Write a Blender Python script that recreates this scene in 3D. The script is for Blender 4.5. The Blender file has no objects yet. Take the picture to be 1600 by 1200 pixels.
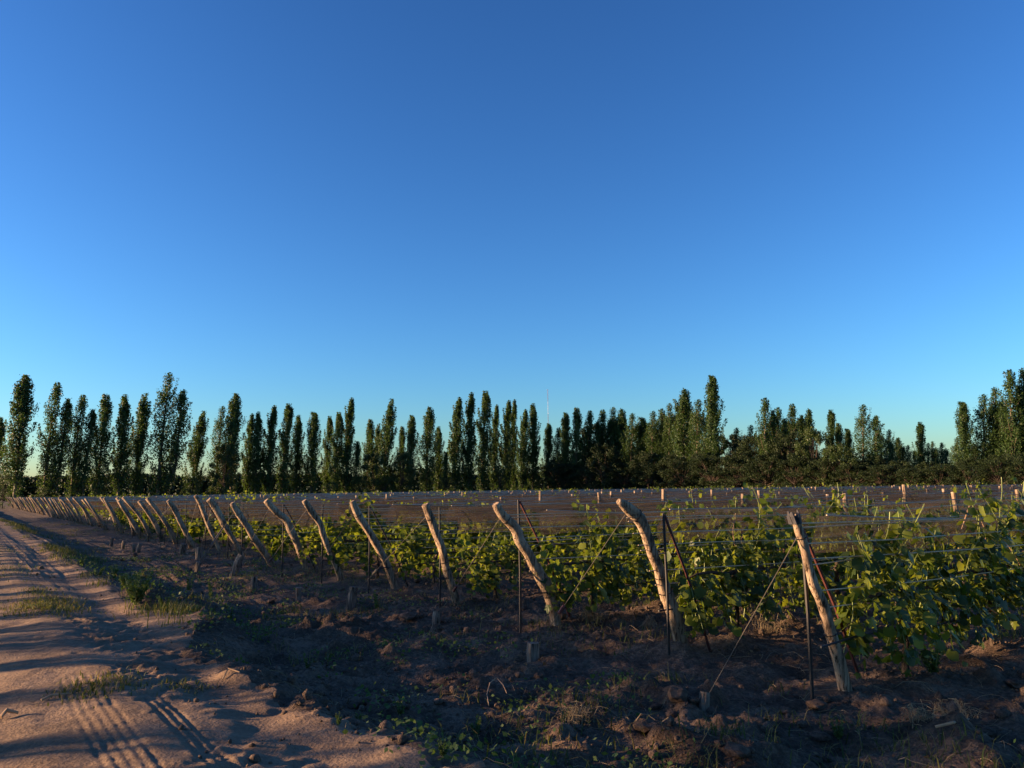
import bpy, math, random
import numpy as np
from mathutils import Matrix, Vector

random.seed(7)
rng = np.random.default_rng(7)
SC = bpy.context.scene
COL = SC.collection
R = math.radians

# ------------------------------------------------------------------ camera
EYE = 1.95            # metres above the vineyard soil (the road is 0.35 m higher)
FPX = 1209.0          # focal length in photo pixels (1600 px wide)
PITCH, ROLL = math.atan(164 / FPX), math.atan(0.0138)
_r0 = np.array((1.0, 0, 0)); _u0 = np.array((0, -math.sin(PITCH), math.cos(PITCH)))
FWD = np.array((0, math.cos(PITCH), math.sin(PITCH)))
RIGHT = _r0 * math.cos(ROLL) - _u0 * math.sin(ROLL)
UP = _u0 * math.cos(ROLL) + _r0 * math.sin(ROLL)
cam = bpy.data.cameras.new('camera')
cam.sensor_width = 36; cam.lens = 36 * FPX / 1600; cam.clip_end = 6000; cam.clip_start = 0.05
cam_o = bpy.data.objects.new('camera', cam); COL.objects.link(cam_o)
cam_o.matrix_world = Matrix(((RIGHT[0], UP[0], -FWD[0], 0), (RIGHT[1], UP[1], -FWD[1], 0),
                             (RIGHT[2], UP[2], -FWD[2], EYE), (0, 0, 0, 1)))
SC.camera = cam_o

# ------------------------------------------------------------------ light
SUN_AZ = R(93)       # degrees to the left of the viewing direction
SUN_EL = R(10)
SUN = np.array((-math.sin(SUN_AZ) * math.cos(SUN_EL), math.cos(SUN_AZ) * math.cos(SUN_EL), math.sin(SUN_EL)))
W = bpy.data.worlds.new('World'); SC.world = W; W.use_nodes = True
nt = W.node_tree; bg = nt.nodes['Background']
sky = nt.nodes.new('ShaderNodeTexSky'); sky.sky_type = 'NISHITA'; sky.sun_disc = False
sky.sun_elevation = SUN_EL
sky.sun_rotation = math.atan2(SUN[0], SUN[1])
sky.altitude = 700; sky.air_density = 1.25; sky.dust_density = 0.9; sky.ozone_density = 5.0
gam = nt.nodes.new('ShaderNodeGamma'); gam.inputs[1].default_value = 1.42     # the camera's contrasty rendering of the sky
nt.links.new(sky.outputs[0], gam.inputs[0]); nt.links.new(gam.outputs[0], bg.inputs[0]); bg.inputs[1].default_value = 0.051
sun = bpy.data.lights.new('sun', 'SUN'); sun.energy = 5.0; sun.angle = R(0.7); sun.color = (1.0, 0.66, 0.38)
sun_o = bpy.data.objects.new('sun', sun); COL.objects.link(sun_o)
sun_o.rotation_euler = Vector(SUN).to_track_quat('Z', 'Y').to_euler()
SC.view_settings.view_transform = 'Standard'; SC.view_settings.look = 'None'
SC.view_settings.exposure = 1.78; SC.view_settings.gamma = 1.0; SC.view_settings.use_curve_mapping = False
SC.render.engine = 'CYCLES'
SC.cycles.transparent_max_bounces = 24
SC.cycles.max_bounces = 6

# ------------------------------------------------------------------ geometry of the place
def ray(px, py):
    return FWD + RIGHT * ((px - 800) / FPX) + UP * ((600 - py) / FPX)
def at_z(px, py, z=0.0):                       # where a sight line meets a level plane
    d = ray(px, py); t = (z - EYE) / d[2]
    return np.array((d[0] * t, d[1] * t, z))
def at_y(px, py, y):                           # where it meets a given distance
    d = ray(px, py); t = y / d[1]
    return np.array((d[0] * t, y, EYE + d[2] * t))
P0 = np.array((3.18, 7.39))                    # foot of the nearest end post
UD = np.array((-0.576, 0.817)); UD /= np.linalg.norm(UD)   # along the headland road
ND = np.array((-UD[1], UD[0]))                 # across it, from the vines to the road
RD = -ND                                       # along a vine row, away from the road
ROW_ANG = math.atan2(RD[1], RD[0])
ROW = 2.35
def uv(x, y):
    dx, dy = x - P0[0], y - P0[1]
    return dx * UD[0] + dy * UD[1], dx * ND[0] + dy * ND[1]
def xy(u, v):
    return P0[0] + u * UD[0] + v * ND[0], P0[1] + u * UD[1] + v * ND[1]

# noise ------------------------------------------------------------
def _hash(i, j, s):
    h = (i * 374761393 + j * 668265263 + s * 974634777) & 0xFFFFFFFF
    h = ((h ^ (h >> 13)) * 1274126177) & 0xFFFFFFFF
    return ((h ^ (h >> 16)) & 0xFFFF) / 65535.0
def vnoise(x, y, s=0):
    x = np.asarray(x, float); y = np.asarray(y, float)
    i = np.floor(x).astype(np.int64); j = np.floor(y).astype(np.int64)
    fx = x - i; fy = y - j
    fx = fx * fx * (3 - 2 * fx); fy = fy * fy * (3 - 2 * fy)
    a = _hash(i, j, s); b = _hash(i + 1, j, s); c = _hash(i, j + 1, s); d = _hash(i + 1, j + 1, s)
    return (a + (b - a) * fx + (c - a) * fy + (a - b - c + d) * fx * fy) * 2 - 1
def fbm(x, y, o=4, s=0):
    r = 0; a = 1.0
    for k in range(o):
        r = r + a * vnoise(x, y, s + k); x = x * 2.03 + 3.1; y = y * 2.03 + 1.7; a *= 0.5
    return r
def sstep(a, b, x):
    t = np.clip((x - a) / (b - a), 0, 1); return t * t * (3 - 2 * t)
def gauss(x, w): return np.exp(-(x / w) ** 2)
MOUNDS = []
for px, py, z, h, w in ((300, 948, 0.2, 0.22, 0.55), (395, 905, 0.0, 0.10, 0.6), (760, 1150, 0.1, 0.10, 0.5),
                        (1130, 1180, 0, 0.12, 0.5), (1500, 1160, 0, 0.12, 0.45), (640, 1010, 0, 0.10, 0.5),
                        (880, 1050, 0, 0.10, 0.4), (560, 990, 0, 0.12, 0.6), (1040, 1090, 0, 0.09, 0.35)):
    p = at_z(px, py, z); MOUNDS.append((p[0], p[1], h, w))
def edge(u):                                   # where the road begins
    return 4.55 + 0.28 * vnoise(u * 0.45, u * 0 + 3.3, 5) + 0.14 * vnoise(u * 1.7, u * 0 + 8.1, 6)
def terrain(x, y):
    u, v = uv(x, y)
    e = edge(u)
    onroad = sstep(e - 0.15, e + 0.25, v) * (1 - sstep(9.3, 9.9, v))
    z = 0.35 * sstep(e - 1.0, e + 0.05, v)
    k = u / ROW; du = (k - np.round(k)) * ROW
    z = z + 0.07 * gauss(du, 0.4) * (1 - sstep(-0.4, 0.5, v))
    z = z - 0.05 * gauss(v - 2.0, 1.1)
    wob = 0.10 * vnoise(u * 0.3, u * 0, 9)
    z = z + onroad * (-0.045 * gauss(v - 5.05 + wob, 0.25) - 0.05 * gauss(v - 6.75 + wob, 0.28) + 0.03 * gauss(v - 5.85 + wob, 0.22))
    z = z + 0.16 * sstep(9.5, 11.5, v)
    rough = 1.0 - 0.84 * onroad
    near = 1 - sstep(30, 60, np.hypot(x, y))
    z = z + 0.045 * fbm(x * 0.8, y * 0.8, 3, 20) * (1 - 0.75 * onroad)
    n1 = fbm(x * 2.7, y * 2.7, 3, 30); n2 = fbm(x * 9, y * 9, 3, 40)
    z = z + rough * near * (0.05 * n1 * np.abs(n1) * 1.6 + 0.022 * np.maximum(n2, -0.2) + 0.018 * np.abs(vnoise(x * 13, y * 13, 48)))
    # churned loose strip on the road between the wheel tracks
    ch = onroad * sstep(4.75, 5.05, v) * (1 - sstep(5.5, 5.8, v)) * sstep(-0.1, 0.5, fbm(x * 0.9 + 9, y * 0.9, 2, 50) + 0.25)
    z = z + near * ch * 0.022 * np.maximum(n2, -0.5)
    for mx, my, h, w in MOUNDS:
        d2 = ((x - mx) ** 2 + (y - my) ** 2) / w ** 2
        z = z + h * np.exp(-d2) * (1 + 0.25 * n1)
    # tyre tread pressed along the road
    for vc, hw, um in ((5.93, 0.15, 5.4), (5.50, 0.09, 4.6)):
        q = (v - vc - 0.015 * np.sin(u * 0.9))
        m = (np.abs(q) < hw) * sstep(-6, -4, u) * (1 - sstep(um - 2.2, um - 1.2, u))
        z = z - m * (0.012 + 0.011 * np.cos(q * 2 * math.pi / 0.062)) * (0.6 + 0.4 * vnoise(u * 0.8, v * 2, 60)) * 0.45
    return z
def zt(x, y): return float(terrain(np.array([x]), np.array([y]))[0])
def on_ground(px, py, z0=0.0):                 # ground point seen at a photo pixel
    p = at_z(px, py, z0)
    for _ in range(6):
        p = at_z(px, py, 0.5 * p[2] + 0.5 * zt(p[0], p[1]))
    p[2] = zt(p[0], p[1]); return p

# ------------------------------------------------------------------ mesh helpers
def link(o, parent=None):
    COL.objects.link(o)
    if parent is not None: o.parent = parent
    return o
def mesh_np(name, V, F, mat=None, smooth=False):
    V = np.ascontiguousarray(V, np.float32).reshape(-1, 3); F = np.ascontiguousarray(F, np.int32)
    me = bpy.data.meshes.new(name); n, k = F.shape
    me.vertices.add(len(V)); me.vertices.foreach_set('co', V.ravel())
    me.loops.add(n * k); me.loops.foreach_set('vertex_index', F.ravel())
    me.polygons.add(n); me.polygons.foreach_set('loop_start', np.arange(0, n * k, k, dtype=np.int32))
    if smooth: me.polygons.foreach_set('use_smooth', np.ones(n, bool))
    me.update(calc_edges=True)
    if mat: me.materials.append(mat)
    return me
class MB:
    def __init__(s): s.v = []; s.f = []
    def add(s, vs, fs):
        b = len(s.v); s.v += [tuple(map(float, p)) for p in vs]; s.f += [tuple(i + b for i in f) for f in fs]
    def tube(s, pts, rad, sides=6, jitter=0.0, squash=None, cap=True):
        pts = [np.array(p, float) for p in pts]; n = len(pts)
        if not hasattr(rad, '__len__'): rad = [rad] * n
        ref = np.array((0.31, 0.2, 0.93)); vs = []; fs = []; ridge = [1 + random.uniform(-2.2, 1.6) * jitter for _ in range(sides)]
        for i, p in enumerate(pts):
            t = pts[min(i + 1, n - 1)] - pts[max(i - 1, 0)]; t = t / (np.linalg.norm(t) + 1e-9)
            a = np.cross(t, ref)
            if np.linalg.norm(a) < 0.1: a = np.cross(t, (1, 0, 0))
            a /= np.linalg.norm(a); b = np.cross(t, a)
            for k in range(sides):
                th = 2 * math.pi * k / sides; r = rad[i] * ridge[k] * (1 + (random.uniform(-jitter, jitter) if jitter else 0))
                vs.append(p + r * (math.cos(th) * a + math.sin(th) * b * (squash or 1)))
        for i in range(n - 1):
            for k in range(sides):
                k2 = (k + 1) % sides
                fs.append((i * sides + k, i * sides + k2, (i + 1) * sides + k2, (i + 1) * sides + k))
        if cap:
            fs.append(tuple(range(sides))[::-1]); fs.append(tuple((n - 1) * sides + k for k in range(sides)))
        s.add(vs, fs)
    def box(s, c, d):
        x, y, z = c; a, b, h = d[0] / 2, d[1] / 2, d[2] / 2
        s.add([(x + i * a, y + j * b, z + k * h) for k in (-1, 1) for j in (-1, 1) for i in (-1, 1)],
              [(0, 2, 3, 1), (4, 5, 7, 6), (0, 1, 5, 4), (2, 6, 7, 3), (0, 4, 6, 2), (1, 3, 7, 5)])
    def mesh(s, name, mat, smooth=False):
        me = bpy.data.meshes.new(name); me.from_pydata(s.v, [], s.f); me.update()
        if smooth: me.polygons.foreach_set('use_smooth', [len(f) == 4 for f in s.f])
        if mat: me.materials.append(mat)
        return me
    def build(s, name, mat, parent=None, smooth=False):
        return link(bpy.data.objects.new(name, s.mesh(name, mat, smooth)), parent)
def obj(name, me, parent=None, loc=(0, 0, 0), rz=0.0, sc=None):
    o = bpy.data.objects.new(name, me); o.location = loc; o.rotation_euler = (0, 0, rz)
    if sc is not None: o.scale = sc
    return link(o, parent)
def tag(o, label=None, cat=None, group=None, kind=None):
    if label: o['label'] = label
    if cat: o['category'] = cat
    if group: o['group'] = group
    if kind: o['kind'] = kind
    return o
def thing(name, label, cat, loc=(0, 0, 0), rz=0.0, group=None, sc=None):
    return tag(obj(name, None, None, loc, rz, sc), label, cat, group)
def catmull(pts, rad, sub=3):
    P = [np.array(p, float) for p in pts]; o = []; rr = []
    for i in range(len(P) - 1):
        p0 = P[max(i - 1, 0)]; p1 = P[i]; p2 = P[i + 1]; p3 = P[min(i + 2, len(P) - 1)]
        for k in range(sub):
            t = k / sub
            o.append(0.5 * (2 * p1 + (p2 - p0) * t + (2 * p0 - 5 * p1 + 4 * p2 - p3) * t * t + (3 * p1 - p0 - 3 * p2 + p3) * t ** 3))
            rr.append(rad[i] * (1 - t) + rad[i + 1] * t)
    o.append(P[-1]); rr.append(rad[-1]); return o, rr
def leaf_quads(C, size, normal=None, spread=1.0, aspect=0.75, g=None):
    """diamond leaves: centres C (n,3), sizes (n,), optional preferred normals"""
    g = g or rng; n = len(C)
    N = g.normal(size=(n, 3))
    if normal is not None: N = normal + spread * N * 0.6
    N /= np.linalg.norm(N, axis=1)[:, None] + 1e-9
    A = np.cross(N, g.normal(size=(n, 3))); A /= np.linalg.norm(A, axis=1)[:, None] + 1e-9
    B = np.cross(N, A)
    s = np.asarray(size).reshape(-1, 1) * 0.5
    V = np.stack([C - A * s, C + B * s * aspect + A * s * -0.15, C + A * s, C - B * s * aspect + A * s * -0.15], 1)
    return V.reshape(-1, 3), np.arange(4 * n).reshape(-1, 4)
ORD = ['zeroth', 'first', 'second', 'third', 'fourth', 'fifth', 'sixth', 'seventh', 'eighth', 'ninth', 'tenth', 'eleventh', 'twelfth',
       'thirteenth', 'fourteenth', 'fifteenth', 'sixteenth', 'seventeenth', 'eighteenth', 'nineteenth', 'twentieth']

# ------------------------------------------------------------------ materials
def newmat(name):
    m = bpy.data.materials.new(name); m.use_nodes = True; t = m.node_tree; t.nodes.clear()
    out = t.nodes.new('ShaderNodeOutputMaterial'); return m, t, out
def nd(t, typ, **kw):
    n = t.nodes.new(typ)
    for k, v in kw.items():
        if k in n.inputs: n.inputs[k].default_value = v
        else: setattr(n, k, v)
    return n
def ramp(t, fac, stops):
    r = t.nodes.new('ShaderNodeValToRGB'); e = r.color_ramp.elements
    while len(e) > 1: e.remove(e[-1])
    e[0].position = stops[0][0]; e[0].color = (*stops[0][1], 1)
    for p, c in stops[1:]:
        q = e.new(p); q.color = (*c, 1)
    t.links.new(fac, r.inputs[0]); return r
def soil_mat(name, dark, mid, light, scale=1.0, bump=0.5, straw=0.0):
    m, t, out = newmat(name); L = t.links.new
    co = nd(t, 'ShaderNodeTexCoord')
    n1 = nd(t, 'ShaderNodeTexNoise', Scale=1.3 * scale, Detail=8.0, Roughness=0.65)
    n2 = nd(t, 'ShaderNodeTexNoise', Scale=22.0 * scale, Detail=6.0, Roughness=0.7)
    n3 = nd(t, 'ShaderNodeTexVoronoi', Scale=45.0 * scale)
    for n in (n1, n2, n3): L(co.outputs['Object'], n.inputs['Vector'])
    mx = nd(t, 'ShaderNodeMath', operation='MULTIPLY_ADD'); mx.inputs[1].default_value = 0.45; 
    L(n2.outputs[0], mx.inputs[0]); 
    sc = nd(t, 'ShaderNodeMath', operation='MULTIPLY'); sc.inputs[1].default_value = 0.55; L(n1.outputs[0], sc.inputs[0]); L(sc.outputs[0], mx.inputs[2])
    r = ramp(t, mx.outputs[0], [(0.40, dark), (0.5, mid), (0.60, light)])
    b = nd(t, 'ShaderNodeBsdfPrincipled', Roughness=0.95); b.inputs['Specular IOR Level'].default_value = 0.15
    L(r.outputs[0], b.inputs['Base Color'])
    bp = nd(t, 'ShaderNodeBump', Strength=bump, Distance=0.03)
    ad = nd(t, 'ShaderNodeMath', operation='ADD'); L(n2.outputs[0], ad.inputs[0])
    ms = nd(t, 'ShaderNodeMath', operation='MULTIPLY'); ms.inputs[1].default_value = 0.35; L(n3.outputs['Distance'], ms.inputs[0]); L(ms.outputs[0], ad.inputs[1])
    L(ad.outputs[0], bp.inputs['Height']); L(bp.outputs[0], b.inputs['Normal'])
    L(b.outputs[0], out.inputs[0]); return m
def leaf_mat(name, cols, trans=0.4, rough=0.5, spec=0.3, objrand=False, tint=(1.25, 1.15, 0.5)):
    m, t, out = newmat(name); L = t.links.new
    if objrand:
        src = nd(t, 'ShaderNodeObjectInfo').outputs['Random']
    else:
        src = nd(t, 'ShaderNodeNewGeometry').outputs['Random Per Island']
    stops = [(i / (len(cols) - 1), c) for i, c in enumerate(cols)]
    r = ramp(t, src, stops)
    b = nd(t, 'ShaderNodeBsdfPrincipled', Roughness=rough); b.inputs['Specular IOR Level'].default_value = spec
    L(r.outputs[0], b.inputs['Base Color'])
    tr = nd(t, 'ShaderNodeBsdfTranslucent')
    mul = nd(t, 'ShaderNodeMix', data_type='RGBA', blend_type='MULTIPLY'); mul.inputs[0].default_value = 1.0
    L(r.outputs[0], mul.inputs[6]); mul.inputs[7].default_value = (tint[0] * 1.3, tint[1] * 1.3, tint[2] * 1.3, 1)
    L(mul.outputs[2], tr.inputs[0])
    mix = nd(t, 'ShaderNodeMixShader'); mix.inputs[0].default_value = trans
    L(b.outputs[0], mix.inputs[1]); L(tr.outputs[0], mix.inputs[2]); L(mix.outputs[0], out.inputs[0]); return m
def wood_mat(name, dark, mid, light, sx=9.0, sz=1.6, bump=0.6):
    m, t, out = newmat(name); L = t.links.new
    co = nd(t, 'ShaderNodeTexCoord'); mp = nd(t, 'ShaderNodeMapping'); mp.inputs['Scale'].default_value = (sx, sx, sz)
    L(co.outputs['Object'], mp.inputs[0])
    oi = nd(t, 'ShaderNodeObjectInfo'); ml = nd(t, 'ShaderNodeMath', operation='MULTIPLY'); ml.inputs[1].default_value = 40
    L(oi.outputs['Random'], ml.inputs[0])
    n1 = nd(t, 'ShaderNodeTexNoise', noise_dimensions='4D', Scale=3.0, Detail=8.0, Roughness=0.7); L(mp.outputs[0], n1.inputs['Vector']); L(ml.outputs[0], n1.inputs['W'])
    n2 = nd(t, 'ShaderNodeTexNoise', noise_dimensions='4D', Scale=4.0, Detail=4.0); L(co.outputs['Object'], n2.inputs['Vector']); L(ml.outputs[0], n2.inputs['W'])
    ad = nd(t, 'ShaderNodeMath', operation='MULTIPLY_ADD'); ad.inputs[1].default_value = 0.4; L(n2.outputs[0], ad.inputs[0])
    m2 = nd(t, 'ShaderNodeMath', operation='MULTIPLY'); m2.inputs[1].default_value = 0.62; L(n1.outputs[0], m2.inputs[0]); L(m2.outputs[0], ad.inputs[2])
    r = ramp(t, ad.outputs[0], [(0.40, dark), (0.485, mid), (0.60, light)])
    b = nd(t, 'ShaderNodeBsdfPrincipled', Roughness=0.85); b.inputs['Specular IOR Level'].default_value = 0.2
    mp2 = nd(t, 'ShaderNodeMapping'); mp2.inputs['Scale'].default_value = (sx * 2.4, sx * 2.4, sz * .7); L(co.outputs['Object'], mp2.inputs[0])
    n3 = nd(t, 'ShaderNodeTexNoise', noise_dimensions='4D', Scale=2.2, Detail=3.0, Roughness=0.5); L(mp2.outputs[0], n3.inputs['Vector']); L(ml.outputs[0], n3.inputs['W'])
    ck = ramp(t, n3.outputs[0], [(0.36, (0.16, 0.13, 0.11)), (0.45, (1, 1, 1))])
    mu = nd(t, 'ShaderNodeMix', data_type='RGBA', blend_type='MULTIPLY'); mu.inputs[0].default_value = 1.0
    L(r.outputs[0], mu.inputs[6]); L(ck.outputs[0], mu.inputs[7]); L(mu.outputs[2], b.inputs['Base Color'])
    bp = nd(t, 'ShaderNodeBump', Strength=bump, Distance=0.02); L(n1.outputs[0], bp.inputs['Height']); L(bp.outputs[0], b.inputs['Normal'])
    L(b.outputs[0], out.inputs[0]); return m
def plain_mat(name, col, rough=0.6, metal=0.0, var=0.25, scale=20.0):
    m, t, out = newmat(name); L = t.links.new
    n = nd(t, 'ShaderNodeTexNoise', Scale=scale, Detail=5.0); co = nd(t, 'ShaderNodeTexCoord'); L(co.outputs['Object'], n.inputs['Vector'])
    r = ramp(t, n.outputs[0], [(0.3, tuple(c * (1 - var) for c in col)), (0.7, tuple(min(1, c * (1 + var)) for c in col))])
    b = nd(t, 'ShaderNodeBsdfPrincipled', Roughness=rough, Metallic=metal); L(r.outputs[0], b.inputs['Base Color'])
    L(b.outputs[0], out.inputs[0]); return m
def net_mat(name):
    m, t, out = newmat(name); L = t.links.new
    co = nd(t, 'ShaderNodeTexCoord')
    mp = nd(t, 'ShaderNodeMapping'); mp.inputs['Scale'].default_value = (0.5, 1, 9.0); L(co.outputs['Object'], mp.inputs[0])
    n = nd(t, 'ShaderNodeTexNoise', Scale=2.5, Detail=5.0, Roughness=0.6); L(mp.outputs[0], n.inputs['Vector'])
    d = nd(t, 'ShaderNodeBsdfDiffuse'); tr = nd(t, 'ShaderNodeBsdfTranslucent'); tp = nd(t, 'ShaderNodeBsdfTransparent')
    r = ramp(t, n.outputs[0], [(0.3, (0.044, 0.035, 0.030)), (0.7, (0.086, 0.069, 0.059))])
    L(r.outputs[0], d.inputs[0]); L(r.outputs[0], tr.inputs[0])
    m1 = nd(t, 'ShaderNodeMixShader'); m1.inputs[0].default_value = 0.5; L(d.outputs[0], m1.inputs[1]); L(tr.outputs[0], m1.inputs[2])
    al = nd(t, 'ShaderNodeMapRange'); L(n.outputs[0], al.inputs[0]); al.inputs[1].default_value = 0.3; al.inputs[2].default_value = 0.7
    al.inputs[3].default_value = 0.32; al.inputs[4].default_value = 0.64
    m2 = nd(t, 'ShaderNodeMixShader'); L(al.outputs[0], m2.inputs[0]); L(tp.outputs[0], m2.inputs[1]); L(m1.outputs[0], m2.inputs[2])
    L(m2.outputs[0], out.inputs[0]); return m
M = {}
M['soil'] = soil_mat('soil', (0.038, 0.025, 0.017), (0.088, 0.058, 0.039), (0.175, 0.115, 0.076), 1.0, 0.9)
M['road'] = soil_mat('road_dust', (0.12, 0.078, 0.050), (0.175, 0.115, 0.074), (0.23, 0.155, 0.102), 1.0, 0.5)
M['clod'] = soil_mat('clod_soil', (0.05, 0.034, 0.025), (0.11, 0.074, 0.053), (0.18, 0.122, 0.086), 2.0, 0.7)
M['post'] = wood_mat('weathered_wood', (0.03, 0.02, 0.014), (0.22, 0.152, 0.098), (0.38, 0.28, 0.185), 11, 1.2, 1.0)
M['stub'] = wood_mat('old_stake_wood', (0.05, 0.036, 0.028), (0.15, 0.11, 0.08), (0.24, 0.185, 0.14))
M['bark'] = wood_mat('vine_bark', (0.02, 0.014, 0.011), (0.055, 0.039, 0.029), (0.10, 0.072, 0.052), 20, 3, 1.0)
M['trunk'] = wood_mat('poplar_bark', (0.06, 0.045, 0.03), (0.13, 0.10, 0.07), (0.2, 0.155, 0.11), 3, 0.6)
M['cane'] = plain_mat('dry_cane', (0.34, 0.21, 0.11), 0.7)
M['shoot'] = plain_mat('green_shoot', (0.16, 0.19, 0.05), 0.6)
M['char'] = plain_mat('charred_wood', (0.035, 0.032, 0.034), 0.9)
M['iron'] = plain_mat('dark_iron', (0.018, 0.014, 0.013), 0.6, 0.3)
M['rust'] = plain_mat('red_oxide_iron', (0.075, 0.018, 0.013), 0.7, 0.1)
M['guy'] = plain_mat('old_guy_wire', (0.10, 0.078, 0.052), 0.8, 0.0, 0.3, 6)
M['wire'] = plain_mat('galvanised_wire', (0.60, 0.44, 0.27), 0.95, 0.0, 0.2, 6)
M['hem'] = plain_mat('net_hem_cord', (0.36, 0.29, 0.22), 0.95, 0, 0.35, 3)
M['hose'] = plain_mat('black_hose', (0.015, 0.015, 0.016), 0.5)
M['straw'] = plain_mat('dry_straw', (0.17, 0.12, 0.065), 0.8, 0, 0.35, 4)
M['tuss'] = plain_mat('pale_dry_grass', (0.19, 0.14, 0.075), 0.85, 0, 0.4, 4)
M['white'] = plain_mat('white_plastic', (0.7, 0.7, 0.72), 0.4)
M['red'] = plain_mat('red_paint', (0.32, 0.16, 0.14), 0.6)
M['net'] = net_mat('hail_net')
VCOL = [(0.029, 0.050, 0.010), (0.057, 0.086, 0.013), (0.105, 0.136, 0.018), (0.175, 0.20, 0.028)]
M['vleaf'] = leaf_mat('vine_leaf', VCOL, 0.5, 0.45, 0.35, True)
M['vfol'] = leaf_mat('vine_foliage', VCOL, 0.5, 0.45, 0.35)
M['pleaf'] = leaf_mat('poplar_leaf', [(0.018, 0.040, 0.011), (0.029, 0.058, 0.015), (0.043, 0.078, 0.020), (0.06, 0.098, 0.027)], 0.4, 0.5, 0.25)
M['bleaf'] = leaf_mat('broad_leaf', [(0.020, 0.038, 0.008), (0.033, 0.055, 0.011), (0.052, 0.074, 0.016)], 0.3, 0.5, 0.3)
M['dleaf'] = leaf_mat('shaded_leaf', [(0.010, 0.019, 0.006), (0.017, 0.029, 0.008), (0.028, 0.042, 0.012)], 0.2, 0.6, 0.2)  # darker leaf colour with the shade of the woods put into it
M['grass'] = leaf_mat('grass_blade', [(0.04, 0.06, 0.015), (0.06, 0.082, 0.02), (0.10, 0.105, 0.032), (0.17, 0.135, 0.06)], 0.35, 0.6, 0.2)
M['litter'] = leaf_mat('dry_leaf', [(0.06, 0.038, 0.022), (0.12, 0.075, 0.04), (0.2, 0.135, 0.07)], 0.15, 0.8, 0.1)
M['weed'] = leaf_mat('weed_leaf', [(0.045, 0.085, 0.025), (0.075, 0.12, 0.035), (0.11, 0.15, 0.05)], 0.35, 0.6, 0.2)

# ------------------------------------------------------------------ ground and road
def axis(fine, a, b, step, lo, hi, grow=1.13, extra=()):
    m = list(np.arange(a, b + 1e-6, step)); s = step; x = b
    while x < hi: s *= grow; s = min(s, 12); x += s; m.append(x)
    s = step; x = a; pre = []
    while x > lo: s *= grow; s = min(s, 12); x -= s; pre.append(x)
    return np.array(pre[::-1] + m)
ua = axis(True, -3.2, 8.5, 0.03, -60, 330)
va = np.concatenate([axis(True, -2.2, 5.3, 0.03, -190, 5.3), np.arange(5.315, 6.2, 0.0125), axis(True, 6.215, 7.6, 0.03, 6.215, 70)])
UU, VV = np.meshgrid(ua, va, indexing='ij')
X, Y = xy(UU, VV); Z = terrain(X, Y)
nu, nv = UU.shape
idx = np.arange(nu * nv).reshape(nu, nv)
Q = np.stack([idx[:-1, :-1], idx[:-1, 1:], idx[1:, 1:], idx[1:, :-1]], -1).reshape(-1, 4)
cu = 0.25 * (UU[:-1, :-1] + UU[1:, :-1] + UU[:-1, 1:] + UU[1:, 1:]).ravel(); cv = 0.25 * (VV[:-1, :-1] + VV[1:, :-1] + VV[:-1, 1:] + VV[1:, 1:]).ravel()
rough_edge = 0.10 * fbm(cu * 3.1, cv * 3.1, 3, 70)
isroad = (cv > edge(cu) + rough_edge) & (cv < 9.5 + rough_edge)
PT = np.stack([X, Y, Z], -1).reshape(-1, 3)
def sub(mask):
    q = Q[mask]; u, inv = np.unique(q, return_inverse=True); return PT[u], inv.reshape(-1, 4)
for nm, msk, mt in (('ground', ~isroad, 'soil'), ('dirt_road', isroad, 'road')):
    v_, f_ = sub(msk); tag(obj(nm, mesh_np(nm, v_, f_[:, ::-1], M[mt], True)), kind='structure')
far = MB(); far.add([(-3000, -3000, -0.45), (3000, -3000, -0.45), (3000, 4000, -0.45), (-3000, 4000, -0.45)], [(0, 1, 2, 3)])
tag(far.build('terrain', M['soil']), kind='structure')

# ------------------------------------------------------------------ end posts
POST_PX = {
 1: [(1240, 806, 15), (1249, 830, 20), (1258, 860, 20), (1264, 888, 18), (1272, 915, 21), (1286, 945, 24), (1298, 990, 24), (1312, 1040, 26), (1325, 1085, 28)],
 2: [(966, 783, 10), (980, 793, 21), (1000, 812, 24), (1010, 835, 20), (1020, 865, 20), (1030, 890, 20), (1040, 925, 24), (1050, 950, 26), (1060, 985, 26), (1069, 1018, 26)],
 3: [(774, 787, 13), (785, 805, 16), (805, 825, 18), (812, 845, 18), (825, 865, 17), (838, 890, 20), (850, 910, 22), (858, 930, 20), (865, 955, 20), (871, 982, 17)],
 4: [(664, 788, 13), (673, 810, 15), (682, 835, 14), (690, 855, 15), (698, 890, 14), (708, 920, 14), (718, 948, 14)],
 5: [(550, 783, 10), (560, 805, 14), (573, 825, 12), (585, 845, 13), (600, 872, 12), (610, 895, 14), (623, 924, 14)],
 6: [(475, 782, 9), (487, 800, 12), (500, 818, 10), (504, 832, 11), (515, 862, 10), (528, 890, 12), (535, 909, 10)],
 7: [(415, 782, 10), (432, 800, 12), (447, 812, 12), (455, 830, 14), (463, 845, 12), (468, 862, 10), (474, 878, 10), (482, 896, 7)],
 8: [(362, 786, 8), (373, 803, 12), (388, 825, 12), (395, 838, 12), (407, 855, 12), (417, 870, 11), (428, 886, 10)],
 9: [(326, 780, 10), (335, 790, 13), (345, 808, 12), (350, 818, 12), (360, 835, 9), (372, 855, 9), (383, 874, 9)],
 10: [(305, 774, 6), (313, 787, 8), (318, 800, 8), (328, 825, 8), (338, 848, 7), (347, 866, 7)],
 11: [(262, 782, 7), (272, 795, 10), (280, 812, 9), (288, 828, 8), (298, 845, 8), (310, 860, 7)]}
NROW = 64
row_base = {}
for n in range(1, NROW + 1):
    if n in POST_PX:
        p = at_z(POST_PX[n][-1][0], POST_PX[n][-1][1] - 3, 0.03); row_base[n] = (p[0], p[1])
    else:
        row_base[n] = xy((n - 1) * ROW + random.uniform(-.12, .12), random.uniform(-.1, .1))
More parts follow.
